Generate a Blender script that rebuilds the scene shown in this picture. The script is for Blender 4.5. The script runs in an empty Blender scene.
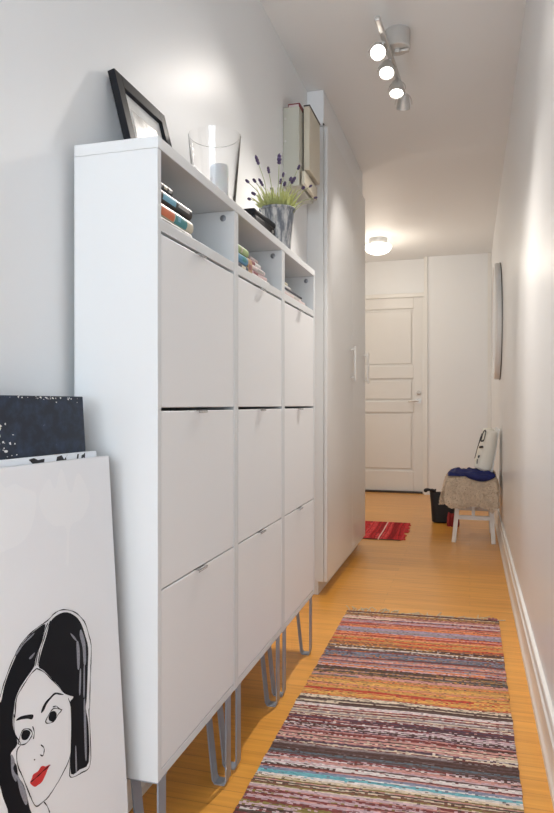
import bpy, bmesh, math, random
from mathutils import Vector, Matrix, noise
random.seed(7)
C = bpy.context.scene.collection
R = math.radians
SC = bpy.context.scene

# ------------------------------------------------------------------ camera, light, exposure
FOCAL_PX = 670.0
cam_data = bpy.data.cameras.new('camera')
cam = bpy.data.objects.new('camera', cam_data); C.objects.link(cam)
cam_data.sensor_fit = 'VERTICAL'; cam_data.sensor_height = 24.0
cam_data.lens = FOCAL_PX * 24.0 / 813.0
cam_data.clip_start = 0.02
cam.location = (0, 0, 0.97)
cam.rotation_euler = (R(90) - math.atan(1.5 / FOCAL_PX), 0, math.atan(193.0 / FOCAL_PX))
SC.camera = cam

w = bpy.data.worlds.new('world'); SC.world = w; w.use_nodes = True
w.node_tree.nodes['Background'].inputs[0].default_value = (0.75, 0.87, 1.0, 1)
w.node_tree.nodes['Background'].inputs[1].default_value = 1.2

def area(name, loc, rot, sx, sy, power, col):
    l = bpy.data.lights.new(name, 'AREA'); l.shape = 'RECTANGLE'; l.size = sx; l.size_y = sy
    l.energy = power; l.color = col
    o = bpy.data.objects.new(name, l); C.objects.link(o); o.location = loc; o.rotation_euler = rot
    return o
# added daylight panel at the unseen window, tilted up to brighten the ceiling
area('window_daylight', (0.35, -2.93, 1.45), (R(104), 0, 0), 3.6, 1.7, 104, (0.80, 0.90, 1.0))
# added fill light in front of the closed left wall of the far hall
area('hall_fill', (-2.05, 6.1, 1.5), (0, R(-90), 0), 1.3, 1.4, 8, (1.0, 0.93, 0.84))

SC.view_settings.view_transform = 'Standard'
SC.view_settings.look = 'None'
SC.view_settings.gamma = 1.0
SC.view_settings.use_curve_mapping = False
SC.view_settings.exposure = 0.62

# ------------------------------------------------------------------ materials
def mat(name, col, rough=0.5, metal=0.0, bump=0.0, bscale=60, vary=0.0, vscale=8, spec=0.5, coat=0.0, trans=0.0, emis=None, estr=0, sss=0.0):
    m = bpy.data.materials.new(name); m.use_nodes = True
    nt = m.node_tree; b = nt.nodes['Principled BSDF']
    b.inputs['Base Color'].default_value = (*col, 1)
    b.inputs['Roughness'].default_value = rough
    b.inputs['Metallic'].default_value = metal
    b.inputs['Specular IOR Level'].default_value = spec
    b.inputs['Coat Weight'].default_value = coat
    b.inputs['Transmission Weight'].default_value = trans
    b.inputs['Subsurface Weight'].default_value = sss
    if emis:
        b.inputs['Emission Color'].default_value = (*emis, 1); b.inputs['Emission Strength'].default_value = estr
    tc = nt.nodes.new('ShaderNodeTexCoord')
    if vary:
        n = nt.nodes.new('ShaderNodeTexNoise'); n.inputs['Scale'].default_value = vscale; n.inputs['Detail'].default_value = 4
        nt.links.new(tc.outputs['Object'], n.inputs['Vector'])
        mx = nt.nodes.new('ShaderNodeMix'); mx.data_type = 'RGBA'
        mx.inputs[6].default_value = (*[c * (1 - vary) for c in col], 1)
        mx.inputs[7].default_value = (*[min(1, c * (1 + vary)) for c in col], 1)
        nt.links.new(n.outputs['Fac'], mx.inputs[0]); nt.links.new(mx.outputs[2], b.inputs['Base Color'])
    if bump:
        n2 = nt.nodes.new('ShaderNodeTexNoise'); n2.inputs['Scale'].default_value = bscale; n2.inputs['Detail'].default_value = 3
        nt.links.new(tc.outputs['Object'], n2.inputs['Vector'])
        bp = nt.nodes.new('ShaderNodeBump'); bp.inputs['Strength'].default_value = bump; bp.inputs['Distance'].default_value = 0.002
        nt.links.new(n2.outputs['Fac'], bp.inputs['Height']); nt.links.new(bp.outputs[0], b.inputs['Normal'])
    return m

def floor_mat():
    m = mat('oak_floor', (0.6, 0.3, 0.08), 0.28, spec=0.45)
    nt = m.node_tree; N = nt.nodes; L = nt.links; b = N['Principled BSDF']
    tc = N.new('ShaderNodeTexCoord')
    br = N.new('ShaderNodeTexBrick'); br.offset = 0.37; br.squash = 1
    br.inputs['Scale'].default_value = 1.0; br.inputs['Mortar Size'].default_value = 0.0006
    br.inputs['Brick Width'].default_value = 1.1; br.inputs['Row Height'].default_value = 0.066
    br.inputs['Color1'].default_value = (0.80, 0.385, 0.070, 1); br.inputs['Color2'].default_value = (0.72, 0.33, 0.055, 1)
    br.inputs['Mortar'].default_value = (0.40, 0.17, 0.04, 1)
    L.new(tc.outputs['Object'], br.inputs['Vector'])
    mp = N.new('ShaderNodeMapping'); mp.inputs['Scale'].default_value = (2.2, 45, 1)
    L.new(tc.outputs['Object'], mp.inputs['Vector'])
    n = N.new('ShaderNodeTexNoise'); n.inputs['Scale'].default_value = 1.3; n.inputs['Detail'].default_value = 6; n.inputs['Distortion'].default_value = 0.6
    L.new(mp.outputs[0], n.inputs['Vector'])
    rp = N.new('ShaderNodeValToRGB'); rp.color_ramp.elements[0].position = .3; rp.color_ramp.elements[1].position = .72
    rp.color_ramp.elements[0].color = (0.80, 0.74, 0.66, 1); rp.color_ramp.elements[1].color = (1.08, 1.06, 1.04, 1)
    L.new(n.outputs['Fac'], rp.inputs[0])
    mx = N.new('ShaderNodeMix'); mx.data_type = 'RGBA'; mx.blend_type = 'MULTIPLY'; mx.inputs[0].default_value = 0.8
    L.new(br.outputs['Color'], mx.inputs[6]); L.new(rp.outputs[0], mx.inputs[7]); L.new(mx.outputs[2], b.inputs['Base Color'])
    return m

def attr_mat(name, rough, bump=0.0, bscale=400):
    m = mat(name, (0.5, 0.5, 0.5), rough, bump=bump, bscale=bscale, spec=0.2)
    a = m.node_tree.nodes.new('ShaderNodeAttribute'); a.attribute_name = 'weft'
    m.node_tree.links.new(a.outputs['Color'], m.node_tree.nodes['Principled BSDF'].inputs['Base Color'])
    return m

def speckle_mat(name, base, fleck, scale, lo, hi, rough=0.5, stretch=(1, 1, 1), vary=0.25):
    m = mat(name, base, rough)
    nt = m.node_tree; N = nt.nodes; L = nt.links; b = N['Principled BSDF']
    tc = N.new('ShaderNodeTexCoord'); mp = N.new('ShaderNodeMapping'); mp.inputs['Scale'].default_value = stretch
    L.new(tc.outputs['Object'], mp.inputs[0])
    n = N.new('ShaderNodeTexNoise'); n.inputs['Scale'].default_value = scale; n.inputs['Detail'].default_value = 5; n.inputs['Roughness'].default_value = .65
    L.new(mp.outputs[0], n.inputs['Vector'])
    rp = N.new('ShaderNodeValToRGB'); e = rp.color_ramp.elements
    e[0].position = lo - .25; e[0].color = (*[c * (1 - vary) for c in base], 1)
    e[1].position = lo; e[1].color = (*[c * (1 + vary) for c in base], 1)
    k = e.new(hi); k.color = (*fleck, 1)
    L.new(n.outputs['Fac'], rp.inputs[0]); L.new(rp.outputs[0], b.inputs['Base Color'])
    return m

M = {}
M['wall'] = mat('wall_paint', (0.84, 0.85, 0.855), 0.42, bump=0.08, bscale=90, vary=0.008, vscale=2)
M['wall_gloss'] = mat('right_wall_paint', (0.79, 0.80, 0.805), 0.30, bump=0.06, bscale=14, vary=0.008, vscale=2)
M['ceiling'] = mat('ceiling_paint', (0.84, 0.85, 0.855), 0.6, bump=0.05, bscale=60)
M['trim'] = mat('trim_paint', (0.82, 0.81, 0.78), 0.35)
M['door'] = mat('door_paint', (0.80, 0.79, 0.765), 0.35)
M['cab'] = mat('white_laminate_darkened', (0.70, 0.715, 0.72), 0.38, bump=0.02, bscale=200)  # same laminate as the doors, darkened where daylight strikes the panels directly
M['cabdoor'] = mat('white_laminate_lightened', (0.83, 0.835, 0.84), 0.4, bump=0.02, bscale=200)  # same laminate as the panels, lightened to lift the dimmer fronts
M['ward'] = mat('wardrobe_white', (0.79, 0.795, 0.79), 0.33)
M['floor'] = floor_mat()
M['steel'] = mat('grey_painted_steel', (0.30, 0.33, 0.38), 0.4, metal=0.15)
M['nickel'] = mat('brushed_nickel', (0.62, 0.60, 0.57), 0.32, metal=0.85)
M['spot_metal'] = mat('satin_metal', (0.62, 0.61, 0.59), 0.35, metal=0.5)
M['tab'] = mat('clear_plastic_tab', (0.85, 0.86, 0.87), 0.12, trans=0.9)
M['screw'] = mat('cam_screw', (0.30, 0.31, 0.33), 0.35, metal=0.8)
M['black'] = mat('black_lacquer', (0.008, 0.009, 0.012), 0.5, spec=.25)
M['matboard'] = mat('white_mat', (0.78, 0.77, 0.74), 0.7)
M['canvas'] = mat('white_canvas', (0.82, 0.835, 0.86), 0.55, bump=0.15, bscale=500)
M['tulip'] = mat('pale_paint', (0.85, 0.862, 0.88), 0.4)
M['ink'] = mat('black_paint', (0.004, 0.006, 0.010), 0.5, spec=.2)
M['streak'] = mat('thin_grey_paint', (0.25, 0.26, 0.30), 0.5, vary=0.6, vscale=300)
M['redcloth'] = mat('red_cloth', (0.30, 0.02, 0.02), .8, vary=.3, vscale=40)
M['red'] = mat('red_paint', (0.62, 0.03, 0.03), 0.4, vary=.15, vscale=60)
M['wax'] = mat('white_wax', (0.85, 0.85, 0.83), 0.45, sss=0.1)
M['cream_metal'] = mat('cream_enamel', (0.50, 0.49, 0.42), 0.4, vary=.03, vscale=10)
M['cream_cover'] = mat('beige_enamel', (0.62, 0.57, 0.46), 0.4)
M['dark_red'] = mat('dark_red_plastic', (0.20, 0.015, 0.02), 0.35)
M['dark_metal'] = mat('dark_metal', (0.06, 0.05, 0.045), 0.4, metal=.5)
M['leaf'] = mat('lavender_leaf', (0.50, 0.53, 0.22), 0.6, vary=.35, vscale=60)
M['stem'] = mat('lavender_stem', (0.34, 0.36, 0.20), 0.6)
M['bloom'] = mat('lavender_bloom', (0.07, 0.045, 0.11), 0.8, vary=.3, vscale=200)
M['zinc'] = speckle_mat('weathered_zinc', (0.10, 0.11, 0.13), (0.55, 0.54, 0.52), 26, .47, .62, 0.5, (1.6, 1.6, .40), .4)
M['soil'] = mat('soil', (0.05, 0.035, 0.02), 0.9, bump=.8, bscale=120)
M['chair'] = mat('white_chair_paint', (0.80, 0.79, 0.76), 0.35)
M['fur'] = mat('beige_sheepskin', (0.70, 0.57, 0.43), 0.9, vary=.22, vscale=45, bump=.8, bscale=120)
M['blue'] = mat('royal_blue_cloth', (0.006, 0.012, 0.105), 0.75, vary=.35, vscale=25, bump=.5, bscale=60)
M['bagcloth'] = mat('black_bag_cloth', (0.008, 0.008, 0.010), 0.6, bump=.3, bscale=60)
M['pillow'] = mat('white_cotton', (0.80, 0.78, 0.70), 0.8, bump=.2, bscale=150)
M['darkcanvas'] = speckle_mat('navy_black_paint', (0.014, 0.026, 0.052), (0.6, 0.65, 0.72), 42, .69, .76, 0.5, (1, 1, 1), .45)
M['marks'] = mat('black_marker', (0.02, 0.02, 0.025), 0.5)
M['mirror'] = mat('mirror_glass', (0.88, 0.89, 0.88), 0.04, metal=1.0)
M['lens'] = mat('lit_lens', (1, 1, 1), 0.4, emis=(1.0, 0.92, 0.82), estr=7)
M['opal'] = mat('opal_glass', (1, 1, 1), 0.3, emis=(1.0, 0.93, 0.82), estr=2.0)
M['sketch'] = speckle_mat('silver_print', (0.30, 0.29, 0.27), (0.75, 0.73, 0.70), 22, .42, .62, 0.25, (1, 1, 1), .3)
def glass_mat():
    m = mat('clear_glass', (1, 1, 1), 0.0, trans=1.0); m.node_tree.nodes['Principled BSDF'].inputs['IOR'].default_value = 1.38
    return m
M['glass'] = glass_mat()

# ------------------------------------------------------------------ mesh helpers
class MB:
    """collects shapes and links them as ONE mesh object"""
    def __init__(s): s.bm = bmesh.new()
    def box(s, x0, x1, y0, y1, z0, z1, mtx=None):
        vs = [s.bm.verts.new((x, y, z)) for x in (x0, x1) for y in (y0, y1) for z in (z0, z1)]
        for f in ((0, 1, 3, 2), (4, 6, 7, 5), (0, 4, 5, 1), (2, 3, 7, 6), (0, 2, 6, 4), (1, 5, 7, 3)):
            s.bm.faces.new([vs[i] for i in f])
        if mtx:
            for v in vs: v.co = mtx @ v.co
        return s
    def lathe(s, prof, seg=32, center=(0, 0, 0), mtx=None, cap=True):
        rings = []
        for r, z in prof:
            ring = []
            for k in range(seg):
                a = 2 * math.pi * k / seg
                p = Vector((r * math.cos(a), r * math.sin(a), z))
                if mtx: p = mtx @ p
                ring.append(s.bm.verts.new(p + Vector(center)))
            rings.append(ring)
        for a, b in zip(rings, rings[1:]):
            for k in range(seg): s.bm.faces.new((a[k], a[(k + 1) % seg], b[(k + 1) % seg], b[k]))
        if cap:
            s.bm.faces.new(list(reversed(rings[0]))); s.bm.faces.new(rings[-1])
        return s
    def tube(s, pts, r, seg=8, r2=None):
        pts = [Vector(p) for p in pts]; n = len(pts); rings = []
        for i, p in enumerate(pts):
            d = (pts[min(i + 1, n - 1)] - pts[max(i - 1, 0)]).normalized()
            a = Vector((0, 0, 1)) if abs(d.z) < .9 else Vector((1, 0, 0))
            u = d.cross(a).normalized(); v = d.cross(u)
            t = i / max(1, n - 1); rr = r if r2 is None else (r[i] if isinstance(r, (list, tuple)) else r + (r2 - r) * t)
            rings.append([s.bm.verts.new(p + u * rr * math.cos(2 * math.pi * k / seg) + v * rr * math.sin(2 * math.pi * k / seg)) for k in range(seg)])
        for a, b in zip(rings, rings[1:]):
            for k in range(seg): s.bm.faces.new((a[k], a[(k + 1) % seg], b[(k + 1) % seg], b[k]))
        s.bm.faces.new(list(reversed(rings[0]))); s.bm.faces.new(rings[-1])
        return s
    def prism(s, poly, axis, a0, a1):
        """poly = 2-D outline; axis says which coordinate is the extrusion"""
        def P(u, v, t):
            return {'x': (t, u, v), 'y': (u, t, v), 'z': (u, v, t)}[axis]
        A = [s.bm.verts.new(P(u, v, a0)) for u, v in poly]; B = [s.bm.verts.new(P(u, v, a1)) for u, v in poly]
        n = len(poly)
        s.bm.faces.new(A); s.bm.faces.new(list(reversed(B)))
        for k in range(n): s.bm.faces.new((A[k], B[k], B[(k + 1) % n], A[(k + 1) % n]))
        return s
    def strip(s, pts, width, axis_dir, thick):
        """flat bar bent along pts (in the x-z plane), width along y"""
        pass
    def build(s, name, m, parent=None, bevel=0.0, smooth=True, label=None, sub=0, seg=2):
        bmesh.ops.recalc_face_normals(s.bm, faces=s.bm.faces)
        me = bpy.data.meshes.new(name); s.bm.to_mesh(me); s.bm.free()
        me.materials.append(m)
        if smooth:
            me.polygons.foreach_set('use_smooth', [True] * len(me.polygons))
            me.set_sharp_from_angle(angle=R(32))
        o = bpy.data.objects.new(name, me); C.objects.link(o)
        if parent: o.parent = parent
        if bevel:
            b = o.modifiers.new('bevel', 'BEVEL'); b.width = bevel; b.segments = seg; b.limit_method = 'ANGLE'; b.angle_limit = R(40)
        if sub:
            q = o.modifiers.new('sub', 'SUBSURF'); q.levels = sub; q.render_levels = sub
        if label: o['label'] = label
        return o

def tag(o, label, cat, group=None, kind=None):
    o['label'] = label; o['category'] = cat
    if group: o['group'] = group
    if kind: o['kind'] = kind
    return o
def thing(name, label, cat, loc=(0, 0, 0), rotz=0, group=None):
    o = bpy.data.objects.new(name, None); C.objects.link(o); o.empty_display_size = .05
    o.location = loc; o.rotation_euler = (0, 0, rotz)
    return tag(o, label, cat, group)
def struct(o): o['kind'] = 'structure'; return o
def dup(root, loc=None, rotz=None, label=None):
    r = root.copy(); C.objects.link(r)
    if loc: r.location = loc
    if rotz is not None: r.rotation_euler = (0, 0, rotz)
    if label: r['label'] = label
    for ch in list(root.children):
        c = ch.copy(); C.objects.link(c); c.parent = r
        for g in list(ch.children):
            d = g.copy(); C.objects.link(d); d.parent = c
    return r
def catmull(pts, n=6, closed=False):
    P = [Vector((*p, 0)) if len(p) == 2 else Vector(p) for p in pts]; out = []; m = len(P)
    rng = range(m) if closed else range(m - 1)
    for i in rng:
        if closed: a, b, c, d = P[(i - 1) % m], P[i], P[(i + 1) % m], P[(i + 2) % m]
        else: a, b, c, d = P[max(i - 1, 0)], P[i], P[i + 1], P[min(i + 2, m - 1)]
        for k in range(n):
            t = k / n
            out.append(0.5 * ((2 * b) + (c - a) * t + (2 * a - 5 * b + 4 * c - d) * t * t + (3 * b - a - 3 * c + d) * t ** 3))
    if not closed: out.append(P[-1])
    return out

# ------------------------------------------------------------------ the room
CZ = 2.57; XL = -0.80; XR = 0.213; YB = -3.0; YF = 7.5; XH = -2.2
struct(MB().box(-2.3, 2.7, YB - .1, YF + .1, -0.08, 0).build('floor', M['floor']))
struct(MB().box(-2.3, 2.7, YB - .1, YF + .1, CZ, CZ + .08).build('ceiling', M['ceiling']))
struct(MB().box(XR, XR + .12, -0.30, YF + .1, 0, CZ).build('wall_right', M['wall_gloss']))
# left wall as far as the wardrobe niche, thick, then the niche's far cheek
struct(MB().box(XL - .12, XL, -0.55, 3.33, 0, CZ).build('wall_left', M['wall']))
struct(MB().box(XH, XL - .12, 3.21, 3.33, 0, CZ).build('wall_niche', M['wall']))
struct(MB().box(XH, -1.32, 4.50, 4.63, 0, CZ).build('wall_hall_near', M['wall']))
struct(MB().box(XH - .1, XH, 3.21, YF + .1, 0, CZ).build('wall_hall_left', M['wall']))
struct(MB().box(-1.32, -0.715, 3.335, 4.62, 2.388, CZ).build('wall_above_wardrobe', M['wall'], bevel=.001))
# near room behind the camera: unseen, widened so window light reaches the left wall
struct(MB().box(-2.3, -2.2, YB, -0.43, 0, CZ).build('wall_room_left', M['wall']))
struct(MB().box(-2.3, XL - .12, -0.55, -0.43, 0, CZ).build('wall_room_far', M['wall']))
struct(MB().box(2.6, 2.7, YB, -0.18, 0, CZ).build('wall_room_right', M['wall']))
struct(MB().box(XR + .12, 2.6, -0.30, -0.18, 0, CZ).build('wall_room_far_right', M['wall']))
WX0, WX1 = -1.5, 2.2
wb = MB()
wb.box(-2.3, WX0 - .05, YB - .1, YB, 0, CZ).box(WX1 + .05, 2.7, YB - .1, YB, 0, CZ)
wb.box(WX0 - .05, WX1 + .05, YB - .1, YB, 0, .55).box(WX0 - .05, WX1 + .05, YB - .1, YB, 2.35, CZ)
struct(wb.build('wall_near', M['wall']))
wf = struct(MB().box(WX0 - .05, WX0, YB - .07, YB - .02, .55, 2.35).box(WX1, WX1 + .05, YB - .07, YB - .02, .55, 2.35)
     .box(WX0, WX1, YB - .07, YB - .02, .55, .60).box(WX0, WX1, YB - .07, YB - .02, 2.30, 2.35).box(.33, .37, YB - .07, YB - .02, .6, 2.3).build('window_1', M['trim'], bevel=.003))
MB().box(WX0, WX1, YB - .048, YB - .044, .6, 2.3).build('pane', M['glass'], wf)

# far end: wall with the panelled door, and the closed panel beside it
DX0, DX1 = -1.42, -0.497          # door leaf
wf_ = MB().box(XH, DX0 - .002, YF, YF + .1, 0, CZ).box(DX1 + .02, XR, YF, YF + .1, 0, CZ).box(DX0 - .002, DX1 + .02, YF, YF + .1, 2.162, CZ)
struct(wf_.build('wall_back', M['wall']))
struct(MB().box(-.445, XR, 7.40, YF, 0, CZ).build('wall_back_panel', M['wall']))
struct(MB().box(-.478, -.44, 7.385, YF, 0, CZ).build('trim_1', M['trim'], bevel=.003))
struct(MB().box(.178, XR, 7.385, 7.40, 0, CZ).build('trim_2', M['trim'], bevel=.003))
cs = MB().box(DX0 - .09, DX0 + .004, YF - .018, YF, 0, 2.20).box(DX1 - .002, -.478, YF - .018, YF, 0, 2.20).box(DX0 - .09, -.478, YF - .022, YF, 2.155, 2.20)
struct(cs.build('trim_3', M['trim'], bevel=.003))
struct(MB().box(DX0, DX1, YF - .03, YF + .06, 0, .018).build('trim_4', M['dark_metal'], bevel=.002))
# door leaf: stiles, rails and three raised panels
d = struct(MB().box(DX0, DX1, YF + .022, YF + .05, .017, 2.160).build('door_1', M['door']))
st = MB()
for a, b in ((DX0, DX0 + .10), (DX1 - .10, DX1)): st.box(a, b, YF + .004, YF + .024, .019, 2.160)
for a, b in ((.019, .24), (.89, 1.01), (1.265, 1.40), (2.035, 2.160)): st.box(DX0 + .10, DX1 - .10, YF + .004, YF + .024, a, b)
st.build('door_frame', M['door'], d, bevel=.004)
for a, b in ((.24, .89), (1.01, 1.265), (1.40, 2.035)):
    MB().box(DX0 + .125, DX1 - .125, YF + .010, YF + .024, a + .025, b - .025).build('door_panel', M['door'], d, bevel=.008)
h = MB().tube([(DX1 - .045, YF + .004, 1.015), (DX1 - .045, YF - .045, 1.015)], .011, 12)
h.tube([(DX1 - .045, YF - .045, 1.015), (DX1 - .09, YF - .05, 1.014), (DX1 - .155, YF - .045, 1.008)], .009, 12)
h.lathe([(.026, 0), (.026, .008)], 24, mtx=Matrix.Translation((DX1 - .045, YF + .004, 1.015)) @ Matrix.Rotation(R(90), 4, 'X'))
h.build('door_handle', M['nickel'], d)
MB().lathe([(.024, 0), (.024, .010), (.012, .014)], 24, mtx=Matrix.Translation((DX1 - .045, YF + .004, 1.105)) @ Matrix.Rotation(R(90), 4, 'X')).build('lock_cylinder', M['nickel'], d)

# baseboards
def bb_prof(h, sgn, x):       # (x, z) outline; old moulded profile
    p = [(0, 0), (.020, 0), (.020, .022), (.015, .030), (.013, .036), (.013, h * .62), (.015, h * .66), (.015, h * .72), (.010, h * .76), (.009, h * .90), (.012, h * .94), (.010, h * .98), (.003, h), (0, h)]
    return [(x + sgn * a, b) for a, b in p]
struct(MB().prism(bb_prof(.165, -1, XR), 'y', -0.30, 7.385).build('baseboard_right', M['trim']))
struct(MB().prism(bb_prof(.10, 1, XL), 'y', -0.43, 3.33).build('baseboard_left', M['trim']))

# ------------------------------------------------------------------ wardrobe built in the niche
wd = thing('wardrobe', 'tall smooth white wardrobe built in beyond the shoe cabinets, two long handles', 'wardrobe', (-.695, 3.335, 0))
MB().box(-.60, -.020, 0.001, .019, .07, 2.384).build('side_panel', M['ward'], wd, bevel=.0015)
MB().box(-.60, -.020, 1.262, 1.28, .07, 2.384).build('side_panel', M['ward'], wd, bevel=.0015)
MB().box(-.60, -.022, .02, 1.26, .07, .088).box(-.60, -.022, .02, 1.26, 2.366, 2.384).box(-.60, -.592, .02, 1.26, .088, 2.366).build('carcass', M['ward'], wd)
MB().box(-.58, -.050, .012, 1.268, 0, .07).build('plinth', M['ward'], wd, bevel=.001)
for a, b, hy in ((.002, .747, .703), (.750, 1.279, 1.215)):
    dr = MB().box(-.018, 0, a, b, .070, 2.384).build('door', M['ward'], wd, bevel=.0025)
    MB().box(.022, .034, hy - .018, hy + .018, 1.116, 1.325).box(0, .024, hy - .006, hy + .006, 1.13, 1.142).box(0, .024, hy - .006, hy + .006, 1.299, 1.311).build('handle', M['trim'], dr, bevel=.003)

# ------------------------------------------------------------------ shoe cabinets (three units side by side)
UW = .4635; UZ0 = .222; UT = 1.502; DEP = .188
def leg_mesh(parent, y):
    """flat steel bar bent to a narrow V, standing at the front edge"""
    path = [(-.006, UZ0), (-.006, .012), (-.010, .003), (-.034, .003), (-.039, .010), (-.062, UZ0)]
    t = .0035; w_ = .034; n = len(path); P = [Vector((a, 0, b)) for a, b in path]
    outer, inner = [], []
    for i, p in enumerate(P):
        dd = (P[min(i + 1, n - 1)] - P[max(i - 1, 0)]).normalized(); nn = Vector((-dd.z, 0, dd.x))
        outer.append(p); inner.append(p - nn * t if False else p + Vector((dd.z, 0, -dd.x)) * -t)
    poly = [(p.x, p.z) for p in outer] + [(p.x, p.z) for p in reversed(inner)]
    m = MB().prism(poly, 'y', y, y + w_)
    m.box(-.075, -.002, y - .004, y + w_ + .004, UZ0 - .004, UZ0)
    return m.build('leg', M['steel'], parent)
def shoe_cabinet():
    t = thing('shoe_cabinet', '', 'cabinet', (-.592, 1.205, 0), 0, 'white shoe cabinets standing side by side')
    S = .0165
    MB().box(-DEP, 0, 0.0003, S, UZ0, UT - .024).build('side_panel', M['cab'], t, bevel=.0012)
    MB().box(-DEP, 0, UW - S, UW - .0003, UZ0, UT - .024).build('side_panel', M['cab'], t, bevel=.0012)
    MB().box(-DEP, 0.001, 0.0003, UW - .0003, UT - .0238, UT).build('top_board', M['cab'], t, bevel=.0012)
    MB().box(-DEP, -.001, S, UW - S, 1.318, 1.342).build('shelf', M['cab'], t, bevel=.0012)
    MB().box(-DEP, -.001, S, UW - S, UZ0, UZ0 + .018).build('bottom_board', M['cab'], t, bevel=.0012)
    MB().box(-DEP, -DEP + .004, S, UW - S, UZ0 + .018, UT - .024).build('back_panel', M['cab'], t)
    for z0, z1 in ((.965, 1.3115), (.601, .9575), (.2425, .598)):
        dr = MB().box(-.018, -.001, S + .0018, UW - S - .0018, z0, z1).build('door', M['cabdoor'], t, bevel=.0015)
        hy = UW * .47; hz = z1
        MB().box(-.016, .008, hy - .026, hy + .026, hz, hz + .0014).box(.0068, .008, hy - .026, hy + .026, hz - .005, hz + .0014).build('handle', M['tab'], dr, bevel=.0006)
    MB().lathe([(.0085, 0), (.0085, .002), (.004, .003)], 16, mtx=Matrix.Translation((-.031, UW - S, 1.460)) @ Matrix.Rotation(R(90), 4, 'X')).build('cam_screw', M['screw'], t)
    leg_mesh(t, .008); leg_mesh(t, UW - .070)
    return t
cab0 = shoe_cabinet()
cab0['label'] = 'white three-door shoe cabinet nearest the leaning canvases, dark thick books in its open top'
dup(cab0, (-.592, 1.205 + UW, 0), None, 'white three-door shoe cabinet in the middle of the row, under the lavender pot')
dup(cab0, (-.592, 1.205 + 2 * UW, 0), None, 'white three-door shoe cabinet at the far end of the row, next to the tall wardrobe')

# ------------------------------------------------------------------ books and papers in the open compartments
def book(x1, y0, y1, z0, th, depth, cover, pages, label, patches=(), rot=0, bands=(), group='books in the near cabinet compartment', round_spine=.35):
    """a closed book lying flat, spine towards the corridor"""
    t = thing('book', label, 'book', (x1, y0, z0), rot, group)
    L_ = y1 - y0; n = 7; prof = []
    for k in range(n + 1):                     # rounded spine
        a = math.pi * (k / n - .5); prof.append((-th * round_spine + th * round_spine * math.cos(a), th / 2 + th / 2 * math.sin(a)))
    prof = [(-depth, 0)] + prof + [(-depth, th)] + [(-depth, th - .002), (-th * .5, th - .002), (-th * .5, .002), (-depth, .002)]
    MB().prism(prof, 'y', 0, L_).build('cover', cover, t)
    MB().box(-depth + .004, -th * .5, .003, L_ - .003, .0022, th - .0022).build('pages', pages, t)
    for (a, b, c, d_, mm) in patches:          # printed blocks on the spine: along, height as fractions
        pm = MB(); seg = 5; z_ = [c + (d_ - c) * i / seg for i in range(seg + 1)]
        vs = []
        for f in z_:
            s_ = 2 * f - 1; x = -th * round_spine + th * round_spine * math.sqrt(max(0, 1 - s_ * s_)) + .0004
            vs.append((pm.bm.verts.new((x, a * L_, f * th)), pm.bm.verts.new((x, b * L_, f * th))))
        for p, q in zip(vs, vs[1:]): pm.bm.faces.new((p[0], p[1], q[1], q[0]))
        pm.build('spine_print', mm, t)
    return t
PG = mat('book_pages', (0.62, 0.58, 0.48), 0.8, bump=.5, bscale=300)
def cm(name, c, r=.4): return mat(name, c, r, vary=.06, vscale=30)
K_black = cm('book_black', (.012, .014, .018)); K_cream = cm('book_cream', (.60, .55, .42)); K_white = cm('book_white', (.70, .69, .67))
K_teal = cm('print_teal', (.03, .25, .27)); K_orange = cm('print_orange', (.66, .16, .06)); K_blue = cm('print_blue', (.16, .42, .58))
K_green = cm('book_green', (.38, .50, .22)); K_bluec = cm('book_blue', (.10, .30, .48)); K_navy = cm('book_navy', (.02, .03, .06)); K_tan = cm('book_tan', (.48, .30, .16))
K_pink = cm('book_pink', (.60, .44, .44)); K_maroon = cm('book_maroon', (.30, .10, .11)); K_grey = cm('book_grey', (.40, .39, .37)); K_lpink = cm('magazine_pink', (.66, .55, .54))
SH = 1.3424
Y0 = 1.226
book(-.600, Y0, 1.395, SH, .010, .12, K_white, PG, 'thin white book at the bottom of the near stack', [(.1, .75, .3, .7, K_grey)])
book(-.598, Y0, 1.397, SH + .0102, .030, .125, K_cream, PG, 'cream, teal and orange spined book in the middle of the near stack', [(.05, .42, .12, .88, K_orange), (.44, .80, .08, .92, K_teal), (.52, .60, .3, .7, K_blue)])
book(-.598, Y0, 1.391, SH + .0404, .027, .125, K_black, PG, 'thick black book with pale blue lettering block, upper in the near stack', [(.10, .48, .2, .8, K_blue), (.55, .90, .35, .65, K_grey)])
book(-.603, Y0, 1.300, SH + .0676, .016, .11, K_black, PG, 'small black paperback on top of the near stack', [(.12, .30, .2, .8, K_grey), (.42, .62, .25, .85, K_cream), (.72, .92, .2, .8, K_grey)])
# middle compartment
Y1 = 1.205 + UW + .020; g2 = 'books in the middle cabinet compartment'
book(-.604, Y1, Y1 + .115, SH, .020, .12, K_navy, PG, 'dark navy book at the bottom of the middle stack', [(.5, .8, .3, .7, K_cream)], group=g2)
book(-.602, Y1, Y1 + .110, SH + .0202, .024, .12, K_bluec, PG, 'blue spined book in the middle compartment stack', [(.55, .85, .2, .8, K_teal)], group=g2)
book(-.602, Y1, Y1 + .112, SH + .0444, .022, .12, K_green, PG, 'light green book on top of the middle stack', [(.45, .55, .1, .9, K_cream)], group=g2)
book(-.606, Y1 + .118, Y1 + .158, SH, .050, .11, K_tan, PG, 'small thick tan book beside the blue and green stack', [(.2, .8, .3, .6, K_maroon)], group=g2, round_spine=.15)
book(-.606, Y1 + .162, Y1 + .330, SH, .012, .13, K_white, PG, 'white magazine at the bottom of the pile in the middle compartment', [(.2, .7, .3, .7, K_grey)], group=g2)
book(-.610, Y1 + .165, Y1 + .318, SH + .0122, .012, .12, K_pink, PG, 'dusty pink booklet in the pile beside the tan book', [(.1, .4, .2, .8, K_maroon)], group=g2)
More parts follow.
